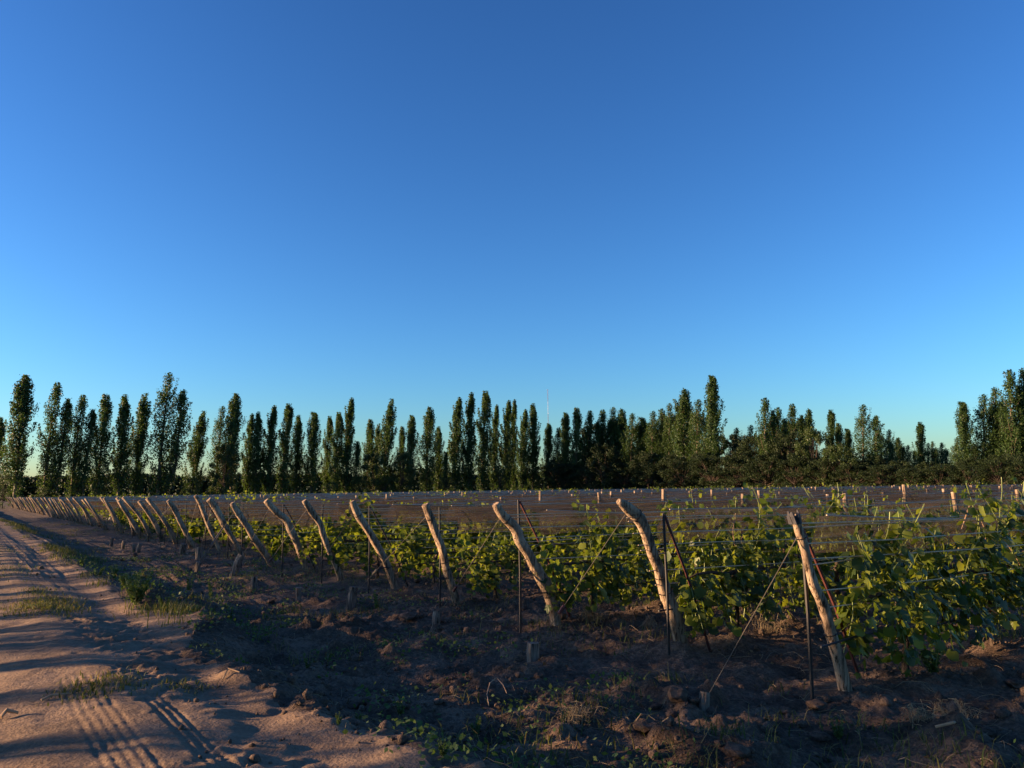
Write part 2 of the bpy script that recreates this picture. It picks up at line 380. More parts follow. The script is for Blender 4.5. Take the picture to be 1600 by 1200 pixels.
def row_pt(n, s, y=0.0, z=0.0):
    b = row_base[n]; return np.array((b[0] + RD[0] * s + UD[0] * y, b[1] + RD[1] * s + UD[1] * y, z))
def at_row(n, px, py):                           # sight line meets the upright plane of a vine row
    b = row_base[n]; d = ray(px, py); t = (b[0] * UD[0] + b[1] * UD[1]) / (d[0] * UD[0] + d[1] * UD[1])
    return np.array((d[0] * t, d[1] * t, EYE + d[2] * t))
LOOK = {1: 'slim pale end post with a dark split top and iron stake, nearest the camera',
        2: 'thick bent wooden end post with a pointed top, tallest in the middle right',
        3: 'knotty leaning end post with a knuckle at mid height, third from the right',
        4: 'leaning end post with a straight upper half, fourth from the right',
        5: 'straight leaning end post with a sunlit foot, fifth from the right',
        6: 'end post bent in the middle with its foot in shade, sixth from the right',
        7: 'knobbly dark barked leaning end post, seventh from the right',
        8: 'leaning end post with a broad lit shaft, eighth from the right',
        9: 'crooked end post with a wooden prop leaning on it, ninth from the right'}
post_top = {}
far_posts = []
for n in range(1, NROW + 1):
    base = np.array((*row_base[n], 0.0))
    if n in POST_PX:
        pts = []; rad = []
        for px, py, w in POST_PX[n]:
            p = at_row(n, px, py); pts.append(p); rad.append((0.37 if n == 1 else 0.425) * w * p[1] / FPX)
        pts[-1][2] = -0.12
        pts, rad = catmull(pts[::-1], rad[::-1], 3)
        sides = 14
    else:
        k = random.uniform(0.85, 1.25); h = random.uniform(1.66, 1.85); bow = random.uniform(-0.02, 0.16); r0 = random.uniform(0.075, 0.11)
        pts = []; rad = []
        for i in range(6):
            t = i / 5; pts.append(row_pt(n, -k * t + bow * math.sin(math.pi * t) , random.uniform(-.03, .03), -0.1 + (h + .1) * t + bow * .5 * math.sin(math.pi * t)))
            rad.append(r0 * (1.1 - 0.35 * t + random.uniform(-.06, .06)))
        sides = 7
    post_top[n] = pts[-1].copy()
    b0 = np.array((base[0], base[1], 0))
    if n <= 11:
        lab = LOOK.get(n, 'leaning wooden end post, %s from the right along the headland' % ORD[n]) if n <= 11 else None
    elif n <= 20: lab = 'leaning wooden end post, %s from the right along the headland' % ORD[n]
    else: lab = 'small distant leaning end post in the tight row at far left'
    t_ = thing('end_post', lab, 'post', tuple(b0), 0, 'leaning end posts along the headland')
    mb = MB(); mb.tube([p - b0 for p in pts], rad, sides, 0.07 if n < 12 else 0.04)
    mb.build('shaft', M['post'], t_, True)
    if n < 12:
        for q in ((0.25, 0.86) if n % 2 else (0.34, 0.42, 0.84)):
            i = int(q * (len(pts) - 1)); p = pts[i] - b0; ax = pts[i + 1] - pts[i]; ax /= np.linalg.norm(ax)
            tb = MB(); a = np.cross(ax, (0, 1, 0)); a /= np.linalg.norm(a); c = np.cross(ax, a)
            ring = [p + (rad[i] * 1.07) * (math.cos(w) * a + math.sin(w) * c) for w in np.linspace(0, 2 * math.pi, 13)]
            tb.tube(ring, 0.006, 4); tb.build('wire_tie', M['iron'], t_)
# the nearest post has a charred, split head
pt = post_top[1]; hd = MB(); ax = np.array((-.28, -.2, .94))
for k in range(6):
    a = k * 1.05; o_ = np.array((math.cos(a), math.sin(a), 0)) * .05; hd.tube([pt + o_ * .8 - ax * .07, pt + o_ * .9, pt + o_ * .95 + ax * random.uniform(.0, .06)], [.032, .028, .01], 5, .2)
b1 = np.array((*row_base[1], 0)); hd.v = [tuple(np.array(v) - b1) for v in hd.v]
tag(hd.build('split_head', M['char'], bpy.data.objects['end_post']), 'charred split head of the post')
# the prop leaning on the ninth post
a = at_row(9, 351, 822); b = on_ground(306, 887); mb = MB()
mb.tube([b + (0, 0, -.06), 0.5 * (a + b) + (0.03, 0, 0.02), a + (0.0, -0.06, 0)], [0.035, 0.045, 0.03], 7, 0.1)
tag(mb.build('wooden_prop', M['stub'], None, True), 'thin grey wooden prop slanting down from the ninth end post', 'prop')

# iron stakes with braces, guy wires, anchor stakes ---------------------------------
STAKE_PX = {1: 1269, 2: 1026, 3: 818, 4: 692, 5: 581, 6: 507, 7: 445, 8: 381}
for n in range(1, 17):
    if n in STAKE_PX:
        p = at_row(n, STAKE_PX[n], 830 if n < 4 else 800); s0 = (p[0] - row_base[n][0]) * RD[0] + (p[1] - row_base[n][1]) * RD[1]
    else: s0 = -0.5 + random.uniform(-.1, .1)
    top = {1: 1.55, 2: 1.64, 3: 1.80}.get(n, 1.66)
    base = row_pt(n, s0, 0.11 if n != 2 else -0.12); gz = zt(base[0], base[1])
    t_ = thing('metal_stake', 'dark metal stake with a slanting brace beside the %s end post from the right' % ORD[n], 'stake', (base[0], base[1], gz), 0, 'metal stakes at the row ends')
    rd = np.array((RD[0], RD[1], 0))
    mb = MB(); mb.tube([(0, 0, -.1), (0.01, 0, .8), (0, 0, top - gz)], 0.016 if n > 1 else 0.018, 6); mb.build('stake_rod', M['iron'], t_)
    if n in (1, 2, 3, 5, 7, 10, 13):
        L_ = {1: 0.85, 2: 0.7, 3: 0.95}.get(n, 0.9)
        mb = MB(); mb.tube([rd * 0.02 + (0, 0, top - gz - .02), rd * L_ * 0.55 + (0, 0, (top - gz) * .5), rd * L_ + (0, 0, -.05)], 0.017, 6)
        tag(mb.build('brace', M['rust'] if n < 4 else M['iron'], t_), 'rust red brace' if n < 4 else None)
STUMP_PX = {1: (1100, 1112, 16, 26), 2: (834, 1034, 20, 27), 3: (680, 978, 14, 20), 4: (546, 951, 13, 32), 5: (467, 939, 9, 20),
            7: (363, 898, 13, 26), 9: (311, 876, 11, 20), 10: (284, 868, 9, 14)}
for n in range(1, 15):
    if n in STUMP_PX:
        px, py, w, h = STUMP_PX[n]; g = on_ground(px, py); w = w * g[1] / FPX; h = h * g[1] / FPX
    else:
        x_, y_ = row_pt(n, -1.95)[:2]; g = np.array((x_, y_, zt(x_, y_))); w, h = 0.14, 0.3
    lean = np.array((random.uniform(-.05, .05), random.uniform(-.05, .05), 0)) + np.array((RD[0], RD[1], 0)) * (0.22 if n == 7 else 0.03)
    mb = MB(); mb.tube([(0, 0, -.12), lean * .5 + (0, 0, h * .5), lean + (0, 0, h)], [w * .46, w * .5, w * .48], 9, 0.08)
    o = mb.build('anchor_stake', M['stub'], None); o.location = g
    LB = {4: 'upright square-cut pale anchor stake standing clear on the headland', 7: 'leaning grey anchor stake in the shade, tallest of the stubs',
          2: 'short sawn anchor stake in front of the thick bent end post'}
    tag(o, LB.get(n, 'low sawn anchor stake in front of the %s end post from the right' % ORD[n]), 'stake', 'anchor stakes on the headland')
    tp = post_top[n] + (np.array((*row_base[n], 0)) - post_top[n]) * 0.10; tp[2] = post_top[n][2] - 0.16
    st = g + lean * .7 + (0, 0, h * .55) - tp
    t_ = thing('guy_wire', 'taut guy wire from the %s end post from the right to its anchor stake' % ORD[n], 'wire', tuple(tp), 0, 'guy wires at the row ends')
    side = np.array((0.02, -0.02, 0))
    mb = MB(); mb.tube([(0, 0, 0), st * 0.5, st], 0.004 if n < 6 else 0.0055, 5); mb.build('wire', M['guy'], t_)
    if n in (2, 3, 4, 6):
        mb = MB(); q = st * 0.70; e = st / np.linalg.norm(st) * 0.05; mb.tube([q - e * 1.2, q - e, q + e, q + e * 1.2], [0.008, 0.022, 0.022, 0.008], 6)
        mb.build('tensioner', M['straw'] if n == 4 else M['rust'], t_)

# ------------------------------------------------------------------ line posts, wires, nets
VEND = 118.0
def in_frame(p, m=1.08):
    return p[1] > 1 and abs(p[0] / p[1]) < 0.662 * m
POSTS = []
for n in range(1, NROW + 1):
    for k in range(1, 16):
        s = 7.35 * k + random.uniform(-.35, .35)
        p = row_pt(n, s, random.uniform(-.04, .04))
        if in_frame(p) and s < VEND: POSTS.append((float(np.hypot(p[0], p[1])), n, k, p))
POSTS.sort(key=lambda q: q[0])
post_vars = []
for i in range(7):
    mb = MB(); bx, by = random.uniform(-.10, .10), random.uniform(-.05, .05); k = random.uniform(-.05, .05)
    pts = [(bx * (t - 1) + k * math.sin(t * 5), by * t, -.1 + 1.88 * t) for t in np.linspace(0, 1, 8)]
    mb.tube(pts, [random.uniform(.04, .052) for _ in pts], 8, 0.06); post_vars.append(mb.mesh('line_post', M['post'], True))
seen_k = {}
for i, (d, n, k, p) in enumerate(POSTS[:300]):
    if k == 1 and n <= 10: lab = 'upright wooden trellis post standing inside the %s vine row from the right' % ORD[n]
    elif k == 2 and n <= 8: lab = 'second trellis post along the %s vine row from the right' % ORD[n]
    else: lab = 'stub of a distant trellis post rising over the dark nets'
    o = obj('trellis_post', random.choice(post_vars), None, (p[0], p[1], 0), ROW_ANG + random.choice((0, math.pi)), (1, 1, (random.uniform(.97, 1.08) if d < 25 else random.uniform(.88, 1.03))))
    o.rotation_euler.x = random.uniform(-.05, .05); o.rotation_euler.y = random.uniform(-.06, .06)
    tag(o, lab, 'post', 'trellis posts inside the vineyard')
mb = MB()
for d, n, k, p in POSTS[300:]:
    mb.tube([p + (0, 0, 1.0), p + (random.uniform(-.05, .05), 0, random.uniform(1.58, 1.74))], 0.04, 5)
if mb.v: tag(mb.build('far_post_row', M['post']), 'countless tiny post tops at the far side of the vineyard', 'posts', None, 'stuff')

def row_end(n):
    s = 2.0
    while s < VEND:
        if not in_frame(row_pt(n, s), 1.22): break
        s += 1.0
    return max(s, 6)
for n in range(1, NROW + 1):
    s1 = row_end(n); b = np.array((*row_base[n], 0))
    near = n <= 14
    # net sheets in row coordinates (x along the row, y across): one on each side of the row
    lab = ('dark brown hail net hung along the %s vine row from the right' % ORD[n]) if n <= 20 else 'dark hail net along one of the far vine rows'
    t_ = thing('hail_net', lab, 'net', tuple(b), ROW_ANG, 'hail nets along the vine rows')
    ns = max(4, int(s1 / (0.35 if n < 6 else 1.0))); nz = 6; T = np.linspace(0, 1, nz)
    for sd in ((-1, 1) if n > 3 else (1,)):
        S = np.linspace(-0.15, s1, ns)
        SS, TT = np.meshgrid(S, T, indexing='ij')
        sag = (0.10 + 0.06 * math.sin(n * 2.7)) * np.abs(np.sin(SS / 7.35 * math.pi)) + 0.03 * vnoise(SS * 0.8, SS * 0 + n, 80)
        ztop = 1.66 - sag; zbot = 1.06 + 0.12 * vnoise(SS * 0.5, SS * 0 + n * 3.3, 81 + sd)
        if n <= 6: zbot = zbot + 0.26 * (1 - sstep(3.0, 5.5, SS))
        zz = ztop + (zbot - ztop) * TT
        yy = sd * (0.03 + 0.16 * np.sin(TT * 2.2)) + 0.05 * vnoise(SS * 1.3, TT * 2 + n, 82 + sd) + 0.05 * (0.3 + TT) * vnoise(SS * 2.8, TT * 1.5 + n, 84 + sd)
        V = np.stack([SS, yy, zz], -1).reshape(-1, 3); ii = np.arange(ns * nz).reshape(ns, nz)
        F = np.stack([ii[:-1, :-1], ii[1:, :-1], ii[1:, 1:], ii[:-1, 1:]], -1).reshape(-1, 4)
        obj('net_sheet', mesh_np('net_sheet', V, F, M['net'], True), t_)
    hb = MB(); hb.tube([(s, 0.0, 1.668 - (0.10 + 0.06 * math.sin(n * 2.7)) * abs(math.sin(s / 7.35 * math.pi)) - 0.03 * float(vnoise(s * .8, n, 80))) for s in np.linspace(-.15, s1, max(4, int(s1 / 1.2)))], 0.008 if near else 0.015, 4)
    hb.build('hem_cord', M['hem'], t_)
    lab = ('galvanised trellis wires strung along the %s vine row from the right' % ORD[n]) if n <= 20 else 'trellis wires along one of the far vine rows'
    t_ = thing('wire_trellis', lab, 'wires', tuple(b), ROW_ANG, 'trellis wires along the vine rows')
    tp = post_top[n] - b; st = tp[0] * RD[0] + tp[1] * RD[1]
    hs = [(1.60, -.05), (1.56, .05), (1.42, -.2), (1.28, -.16), (1.22, .12), (0.98, -.1), (0.82, 0)] if near else [(1.60, 0), (1.28, -.08)]
    for j, (h, y) in enumerate(hs):
        wb = MB(); pts = []
        s_start = st * min(1.0, h / tp[2]) * 0.98
        for s in np.linspace(s_start, s1, max(5, int(s1 / 1.0))):
            sg = 0.05 * abs(math.sin(max(s, 0) / 7.35 * math.pi)) * (1 + 0.5 * math.sin(j * 2.3 + n))
            pts.append((s, y * min(1, max(0, (s - s_start) / 1.0)) + random.uniform(-.006, .006), h - sg + random.uniform(-.006, .006)))
        wb.tube(pts, 0.0055 if near else 0.009, 4); wb.build('wire', M['wire'], t_)
    if n <= 6:
        hb = MB(); hb.tube([(s, -.05, 0.50 + 0.03 * math.sin(s * 2.1 + n)) for s in np.linspace(-.45, s1, max(6, int(s1 / .5)))], 0.011, 6)
        o = hb.build('drip_hose', M['hose']); o.location = b; o.rotation_euler.z = ROW_ANG
        tag(o, 'black irrigation hose strung low along the %s vine row from the right' % ORD[n], 'hose', 'irrigation hoses under the vines')

# ------------------------------------------------------------------ grapevines
def palmate(seed, detail=True):
    r = random.Random(seed); pr = []
    lobes = [(0, 1.0), (62, .86), (-62, .86), (122, .62), (-122, .62)]
    n = 24 if detail else 10
    for i in range(n):
        a = -165 + 330 * i / (n - 1); rad = 0.45
        for la, lr in lobes:
            rad = max(rad, lr * (1 - abs(a - la) / (46 if detail else 60)) * 1.0 + 0.28 * lr * (abs(a - la) < 34))
        rad *= r.uniform(.92, 1.08); th = R(a + 90)
        x, y = 0.5 * rad * math.cos(th), 0.5 * rad * math.sin(th) + 0.12
        pr.append((x, y, -0.22 * x * x * 2 - 0.10 * y * y + 0.05 * abs(x) + r.uniform(-.025, .025)))
    vs = [(0, 0, 0.02)] + pr
    fs = [(0, i, i + 1) for i in range(1, n)]
    return np.array(vs), fs
LEAF_ME = []
for i in range(4):
    vs, fs = palmate(i); mb = MB(); mb.add(vs, fs); LEAF_ME.append(mb.mesh('leaf', M['vleaf']))
def shoots(r, n=24, tall=0.8, wide=1.0, droop=0.58, long=.12):
    """leaf positions, outward normals and stems of one vine, row coordinates"""
    L = []; stems = []
    for k in range(n):
        x = r.uniform(-wide, wide); z = 0.82 + r.uniform(-.05, .08); y = r.uniform(-.05, .05)
        down = r.random() < droop
        side = -1 if r.random() < 0.62 else 1
        ln = (r.uniform(.4, .85) if r.random() > long else r.uniform(.9, 1.3)) * tall if not down else r.uniform(.5, 1.05)
        v = np.array((r.uniform(-.35, .35), side * r.uniform(.05, .3), 1.0 if not down else -0.12)); v /= np.linalg.norm(v)
        p = np.array((x, y, z)); st = [p.copy()]; m = int(ln / 0.055)
        for i in range(m):
            v = v + np.array((r.gauss(0, .10), r.gauss(0, .09) - (p[1] * .12 if not down else 0), (-0.17 if down else -0.012) + r.gauss(0, .05))); v /= np.linalg.norm(v)
            p = p + v * 0.055
            if p[2] < .22: break
            st.append(p.copy())
            for q in range(1 if i > m * .75 else 2):
                off = np.array((r.gauss(0, .085), r.gauss(0, .085), r.gauss(0, .06)))
                out = np.array((off[0] * 3, (1 if p[1] + off[1] > 0 else -1) * r.uniform(.3, 1.0), r.uniform(.1, .9)))
                L.append((p + off, out / np.linalg.norm(out), r.uniform(.085, .15) * (1 if i < m * .8 else .65), k))
        stems.append(st)
    return L, stems
def leaf_frame(r, nrm):
    n = np.array(nrm) + np.array((r.gauss(0, .3), r.gauss(0, .3), r.gauss(0, .3))); n /= np.linalg.norm(n)
    d = np.array((r.gauss(0, .6), r.gauss(0, .3), -1.0)); y = d - n * d.dot(n); y /= np.linalg.norm(y); x = np.cross(y, n)
    return x, y, n
def vine_wood(r):
    mb = MB(); pts = [(r.uniform(-.05, .05), r.uniform(-.04, .04), -.06)]
    for i in range(1, 8): pts.append((pts[-1][0] + r.uniform(-.03, .03), pts[-1][1] * .7 + r.uniform(-.02, .02), -.06 + i * .126))
    mb.tube(pts, [.045, .035, .028, .026, .027, .029, .034, .028], 8, .2); tr = mb
    arms = []
    for sg in (-1, 1):
        a = MB(); q = [pts[-1]]
        for i in range(6): q.append((q[-1][0] + sg * .14, q[-1][1] * .6 + r.uniform(-.02, .02), .82 + r.uniform(-.02, .03)))
        a.tube(q, [.032, .028, .025, .022, .02, .017, .012], 6, .15); arms.append(a)
    return tr, arms
WOOD = []
for i in range(5):
    r = random.Random(100 + i); tr, arms = vine_wood(r)
    WOOD.append((tr.mesh('trunk', M['bark'], True), [a.mesh('cordon_arm', M['bark'], True) for a in arms]))
def stem_mesh(stems, r=0.004):
    mb = MB()
    for st in stems: mb.tube(st[::2] + [st[-1]] if len(st) > 3 else st, r, 4, cap=False)
    return mb.mesh('shoots', M['shoot'])
def foliage_mesh(L, r, name='foliage'):
    base, fs = palmate(3, False); fs = np.array(fs); n = len(L); k = len(base)
    V = np.empty((n, k, 3))
    for i, (p, nn, s, _k) in enumerate(L):
        x, y, z = leaf_frame(r, nn); V[i] = p + s * 1.15 * (base[:, :1] * x + base[:, 1:2] * y + base[:, 2:] * z)
    F = (fs[None] + (np.arange(n) * k)[:, None, None]).reshape(-1, 3)
    return mesh_np(name, V.reshape(-1, 3), F, M['vfol'])
FOL = []
for i in range(10):
    r = random.Random(200 + i); L_, stm = shoots(r, r.choice((22, 26, 30)), r.uniform(.8, 1.0)); FOL.append((foliage_mesh(L_, r), stem_mesh(stm)))
VINES = []
for n in range(1, NROW + 1):
    s = {1: 1.0, 2: 1.0, 3: 0.7, 4: 0.7}.get(n, random.uniform(.6, 1.2))
    while s < VEND - 3:
        p = row_pt(n, s)
        if in_frame(p, 1.12): VINES.append((float(np.hypot(p[0], p[1])), n, s, p))
        s += 2.15 + random.uniform(-.2, .2)
VINES.sort(key=lambda q: q[0])
cnt = {}; ind = 0
for i, (d, n, s, p) in enumerate(VINES[:260]):
    cnt[n] = cnt.get(n, 0) + 1; c = cnt[n]
    if n <= 12 and c <= 3: lab = '%s grapevine from the road in the %s vine row from the right' % (ORD[c], ORD[n])
    else: lab = 'grapevine half hidden by hail nets deeper in the vineyard'
    if n > 4 and random.random() < .12: continue
    hz = 1.0 if n < 4 else random.uniform(.78, 1.08)
    g = zt(p[0], p[1]); t_ = thing('grapevine', lab, 'grapevine', (p[0], p[1], g), ROW_ANG + (math.pi if (i % 2 and i > 8) else 0), 'grapevines on the trellis', (hz, 1, hz))
    tm, am = random.choice(WOOD); obj('trunk', tm, t_)
    for a in am: obj('cordon_arm', a, t_)
    if n <= 3 and c <= 2 and ind < 6:
        r = random.Random(500 + ind); ind += 1
        L_, stm = shoots(r, 32 if (n, c) == (1, 1) else 30, .95, 1.0, .62, .4)
        canes = []
        for st_ in stm:
            mb = MB(); mb.tube((st_[::2] if len(st_) > 3 else st_) + [st_[-1] + (0, 0, .01)], .005, 4, cap=False); canes.append(mb.build('cane', M['shoot'], t_))
        r.shuffle(L_); one, rest = L_[:290], L_[290:]
        for pp, nn, sz, kk in one:
            x, y, z = leaf_frame(r, nn); sz *= 1.05
            o = bpy.data.objects.new('leaf', r.choice(LEAF_ME)); link(o, canes[kk])
            o.matrix_local = Matrix(((x[0] * sz, y[0] * sz, z[0] * sz, pp[0]), (x[1] * sz, y[1] * sz, z[1] * sz, pp[1]), (x[2] * sz, y[2] * sz, z[2] * sz, pp[2]), (0, 0, 0, 1)))
        if rest: tag(obj('foliage', foliage_mesh(rest, r), t_), kind='stuff')
    else:
        f, sm = random.choice(FOL); fo = obj('foliage', f, t_); tag(fo, kind='stuff')
        if d < 30: tag(obj('cane_bundle', sm, t_), kind='stuff')
# leaves of the remaining far vines, which read as one mass behind the nets
C = []; S_ = []
for d, n, s, p in VINES[260:]:
    k = 46; q = rng.uniform(-1, 1, (k, 3)); hgt = 0.45 + 0.95 * rng.random(k)
    top = rng.random() < 0.12
    if top: hgt[:10] = rng.uniform(1.5, 1.95, 10); q[:10, 0] *= .25
    loc = np.stack([p[0] + RD[0] * q[:, 0] * .9 + UD[0] * q[:, 1] * .22, p[1] + RD[1] * q[:, 0] * .9 + UD[1] * q[:, 1] * .22, hgt], 1)
    C.append(loc); S_.append(rng.uniform(.13, .22, k))
if C:
    V, F = leaf_quads(np.concatenate(C), np.concatenate(S_)); tag(obj('far_vine_foliage', mesh_np('far_vine_foliage', V, F, M['vfol'])), 'green leaves of the farthest vines above the nets', 'foliage', None, 'stuff')
# bare canes tied to the wires
for j, (n, a, m_, b) in enumerate(((2, (1147, 802), (1141, 830), (1146, 852)), (1, (1568, 848), (1580, 870), (1600, 905)), (1, (1535, 945), (1552, 958), (1566, 966)), (1, (1510, 790), (1500, 810), (1497, 826)), (1, (1529, 815), (1533, 830), (1534, 842)))):
    mb = MB(); mb.tube([at_row(n, *a) + (0, -.06, 0), at_row(n, *m_) + (.01, -.08, 0), at_row(n, *b) + (0, -.07, 0)], [.006, .007, .005], 5)
    tag(mb.build('dry_cane', M['cane']), ['bare tan cane hanging from the wires of the second row', 'bare tan cane slanting down near the right edge', 'short bare cane low beside the right edge', 'thin hooked cane caught on the upper wire at right', 'small forked cane hanging under the upper wire at right'][j], 'cane')

# ------------------------------------------------------------------ trees
def poplar_mesh(seed, wh, nleaf=15000, lean=0.05, twin=False):
    """unit-height Lombardy poplar: crown and trunk"""
    g = np.random.default_rng(seed); C = []; Nn = []
    H = 1.0; stems = [(0.0, 0.0, 1.0)] + ([(wh * .45, .0, .80 + .08 * g.random())] if twin else [])
    mb = MB()
    bend = lambda z: lean * z * z
    for sx, sy, h in stems:
        w = wh * .5 * (0.8 if twin else 1)
        mb.tube([(sx * min(1, t * 3) + bend(t * h), sy, t * h) for t in np.linspace(-0.01, .97, 9)], [w * .16 * (1.08 - t) for t in np.linspace(0, 1, 9)], 6)
        nb = 96
        for k in range(nb):
            z0 = g.uniform(.02, .90) * h; az = g.uniform(0, 2 * math.pi); tz = z0 / h
            prof = np.interp(tz, [0, .06, .25, .45, .65, .8, 1], [.7, .85, 1.0, .95, .7, .42, .05])
            reach = w * prof * g.choice((.45, .75, .95, 1.1, 1.3)); ln = g.uniform(.10, .22) * h * (1.0 if tz < .75 else .6)
            m = 10; t = np.linspace(.1, 1, m)
            x = sx * min(1, tz * 3) + bend(z0 + ln * .5) + reach * np.sin(t * 1.4) / np.sin(1.4) * math.cos(az); y = sy + reach * np.sin(t * 1.4) / np.sin(1.4) * math.sin(az); z = z0 + ln * t ** 1.15
            z = np.minimum(z, h * (1.0 - .03 * g.random()))
            if k % 3 == 0: mb.tube([(sx + bend(z0), sy, z0), (x[4], y[4], z[4]), (x[8], y[8], z[8])], [.0035, .002, .0008], 3, cap=False)
            cnt_ = int(nleaf / nb / len(stems)); ii = g.integers(0, m, cnt_)
            sg = (w * .20 * (1.25 - t[ii]))[:, None]
            c = np.stack([x[ii], y[ii], z[ii]], 1) + g.normal(size=(cnt_, 3)) * sg
            C.append(c); o = np.stack([np.full(cnt_, math.cos(az)), np.full(cnt_, math.sin(az)), np.full(cnt_, .35)], 1); Nn.append(o)
        c = np.stack([sx + bend(h * .95) + g.normal(size=160) * w * .13, sy + g.normal(size=160) * w * .13, h * (1 - .09 * g.random(160))], 1); C.append(c); Nn.append(np.tile((0, 0, 1.0), (160, 1)))
    C = np.concatenate(C); Nn = np.concatenate(Nn); C[:, 2] = np.clip(C[:, 2], .004, 1.03)
    V, F = leaf_quads(C, g.uniform(.008, .0145, len(C)), Nn, 1.3, .85, g)
    return mesh_np('crown', V, F, M['pleaf']), mb.mesh('trunk', M['trunk'], True)
def broad_mesh(seed, nleaf=12000, low=0.04, mat='bleaf', cz=.45, ch=.56):
    """unit-height broadleaf tree about 0.9 wide"""
    g = np.random.default_rng(seed); mb = MB(); C = []; Nn = []
    mb.tube([(0, 0, -.02), (.01, .01, .2), (0, .02, .5)], [.02, .014, .008], 7, .1)
    nb = 78
    for k in range(nb):
        az = g.uniform(0, 2 * math.pi); zc = low + (0.97 - low) * g.random() ** .8
        rr = .42 * math.sqrt(max(.05, 1 - ((zc - cz) / ch) ** 2)) * g.uniform(.45, 1.05)
        c0 = np.array((rr * math.cos(az), rr * math.sin(az), zc - .04)); sz = g.uniform(.045, .095)
        if k % 2 == 0: mb.tube([(0, 0, min(.3, zc * .6)), tuple(c0 * (.6, .6, .8)), tuple(c0)], [.006, .004, .001], 4, cap=False)
        m = int(nleaf / nb); d = g.normal(size=(m, 3)); d /= np.linalg.norm(d, axis=1)[:, None]
        C.append(c0 + d * (sz * g.random(m) ** .4)[:, None] * (1.15, 1.15, .85)); Nn.append(d * .7 + (0, 0, .4))
    C = np.concatenate(C); Nn = np.concatenate(Nn); C[:, 2] = np.clip(C[:, 2], .0, 1.1)
    V, F = leaf_quads(C, g.uniform(.016, .030, len(C)), Nn, 1.2, .8, g)
    return mesh_np('crown', V, F, M[mat]), mb.mesh('trunk', M['bark'], True)
POP = [(poplar_mesh(i, w, 15000, l, tw), w) for i, (w, l, tw) in enumerate(((.13, .05, 0), (.15, .03, 0), (.17, .06, 0), (.19, .04, 0), (.22, .05, 1), (.26, .05, 1), (.16, .08, 0), (.20, .02, 0)))]
BRO = [broad_mesh(50 + i) for i in range(4)]
BUSH = [broad_mesh(70 + i, 4500, 0.0) for i in range(3)]
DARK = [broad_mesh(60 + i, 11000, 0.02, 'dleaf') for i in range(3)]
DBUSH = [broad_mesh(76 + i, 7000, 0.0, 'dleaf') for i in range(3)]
def plant(kind, px, top, wpx, depth, label, group, name=None, cat='tree', low_z=0.0):
    tp = at_y(px, top, depth); h = tp[2] - low_z; w = wpx * depth / FPX
    if kind == 'pop':
        (me, tm), vw = min(POP, key=lambda q: abs(q[1] - w / h) + random.uniform(0, .05)); sx = max(.8, min(1.6, 1.02 * w / (vw * h))) * h
        x = tp[0] - .04 * h; rz = random.uniform(-.6, .6)
    else:
        me, tm = random.choice({'bro': BRO, 'bush': BUSH, 'dark': DARK, 'dbush': DBUSH}[kind]); sx = w / .92; x = tp[0]; rz = random.uniform(0, 6.28)
    t_ = thing(name or {'pop': 'poplar_tree', 'bro': 'broadleaf_tree', 'dark': 'broadleaf_tree', 'bush': 'shrub', 'dbush': 'shrub'}[kind], label, cat, (x, depth, low_z), rz, group, (sx, sx, h))
    obj('trunk', tm, t_); obj('crown', me, t_); return t_
def dL(px):
    q = (px - 800) / FPX; t = (84 + 130 * q) / (.817 - .576 * q); return 130 + .576 * t
def dR(px):
    q = (px - 800) / FPX; w = (195 * q - 8) / (.576 + .817 * q); return 195 - .817 * w
LEFT = [(5, 652, 26, 6), (45, 586, 43, 0), (88, 597, 40, 0), (128, 617, 38, 0), (168, 617, 32, 0), (200, 616, 27, 0), (226, 615, 29, 1), (264, 581, 50, 0),
        (311, 641, 27, 2), (348, 634, 36, 0), (373, 615, 32, 1), (395, 646, 18, 3), (408, 643, 20, 0), (427, 633, 22, 0), (450, 630, 26, 0), (470, 648, 20, 1),
        (494, 644, 30, 0), (516, 650, 18, 2), (530, 644, 22, 0), (548, 621, 22, 0), (560, 690, 16, 0), (580, 656, 22, 2), (591, 662, 18, 4), (607, 622, 26, 0),
        (630, 667, 18, 2), (647, 649, 24, 0), (672, 637, 28, 0), (688, 666, 18, 2), (698, 706, 14, 0), (716, 620, 23, 0), (737, 613, 22, 0), (759, 611, 27, 0),
        (776, 632, 17, 1), (794, 625, 20, 0), (805, 624, 16, 2), (820, 639, 18, 0), (836, 630, 22, 0), (860, 662, 22, 0)]
for i, (px, top, w, back) in enumerate(LEFT):
    j = i + 1; sz = 'tallest' if top < 590 else ('short' if top > 660 else 'slender')
    if top == 581: lab = 'tallest twin-stemmed poplar standing out of the left half of the windbreak'
    elif i == 1: lab = 'tall broad poplar near the left edge of the picture'
    else:
        tens = ORD[j] if j <= 20 else ('twenty-' + ORD[j - 20] if j < 30 else ('thirtieth' if j == 30 else 'thirty-' + ORD[j - 30]))
        lab = '%s columnar poplar, %s from the left in the windbreak' % (sz if sz != 'tallest' else 'tall', tens)
    plant('pop', px, top, w, dL(px) + back * 2.2, lab, 'poplars of the left windbreak')
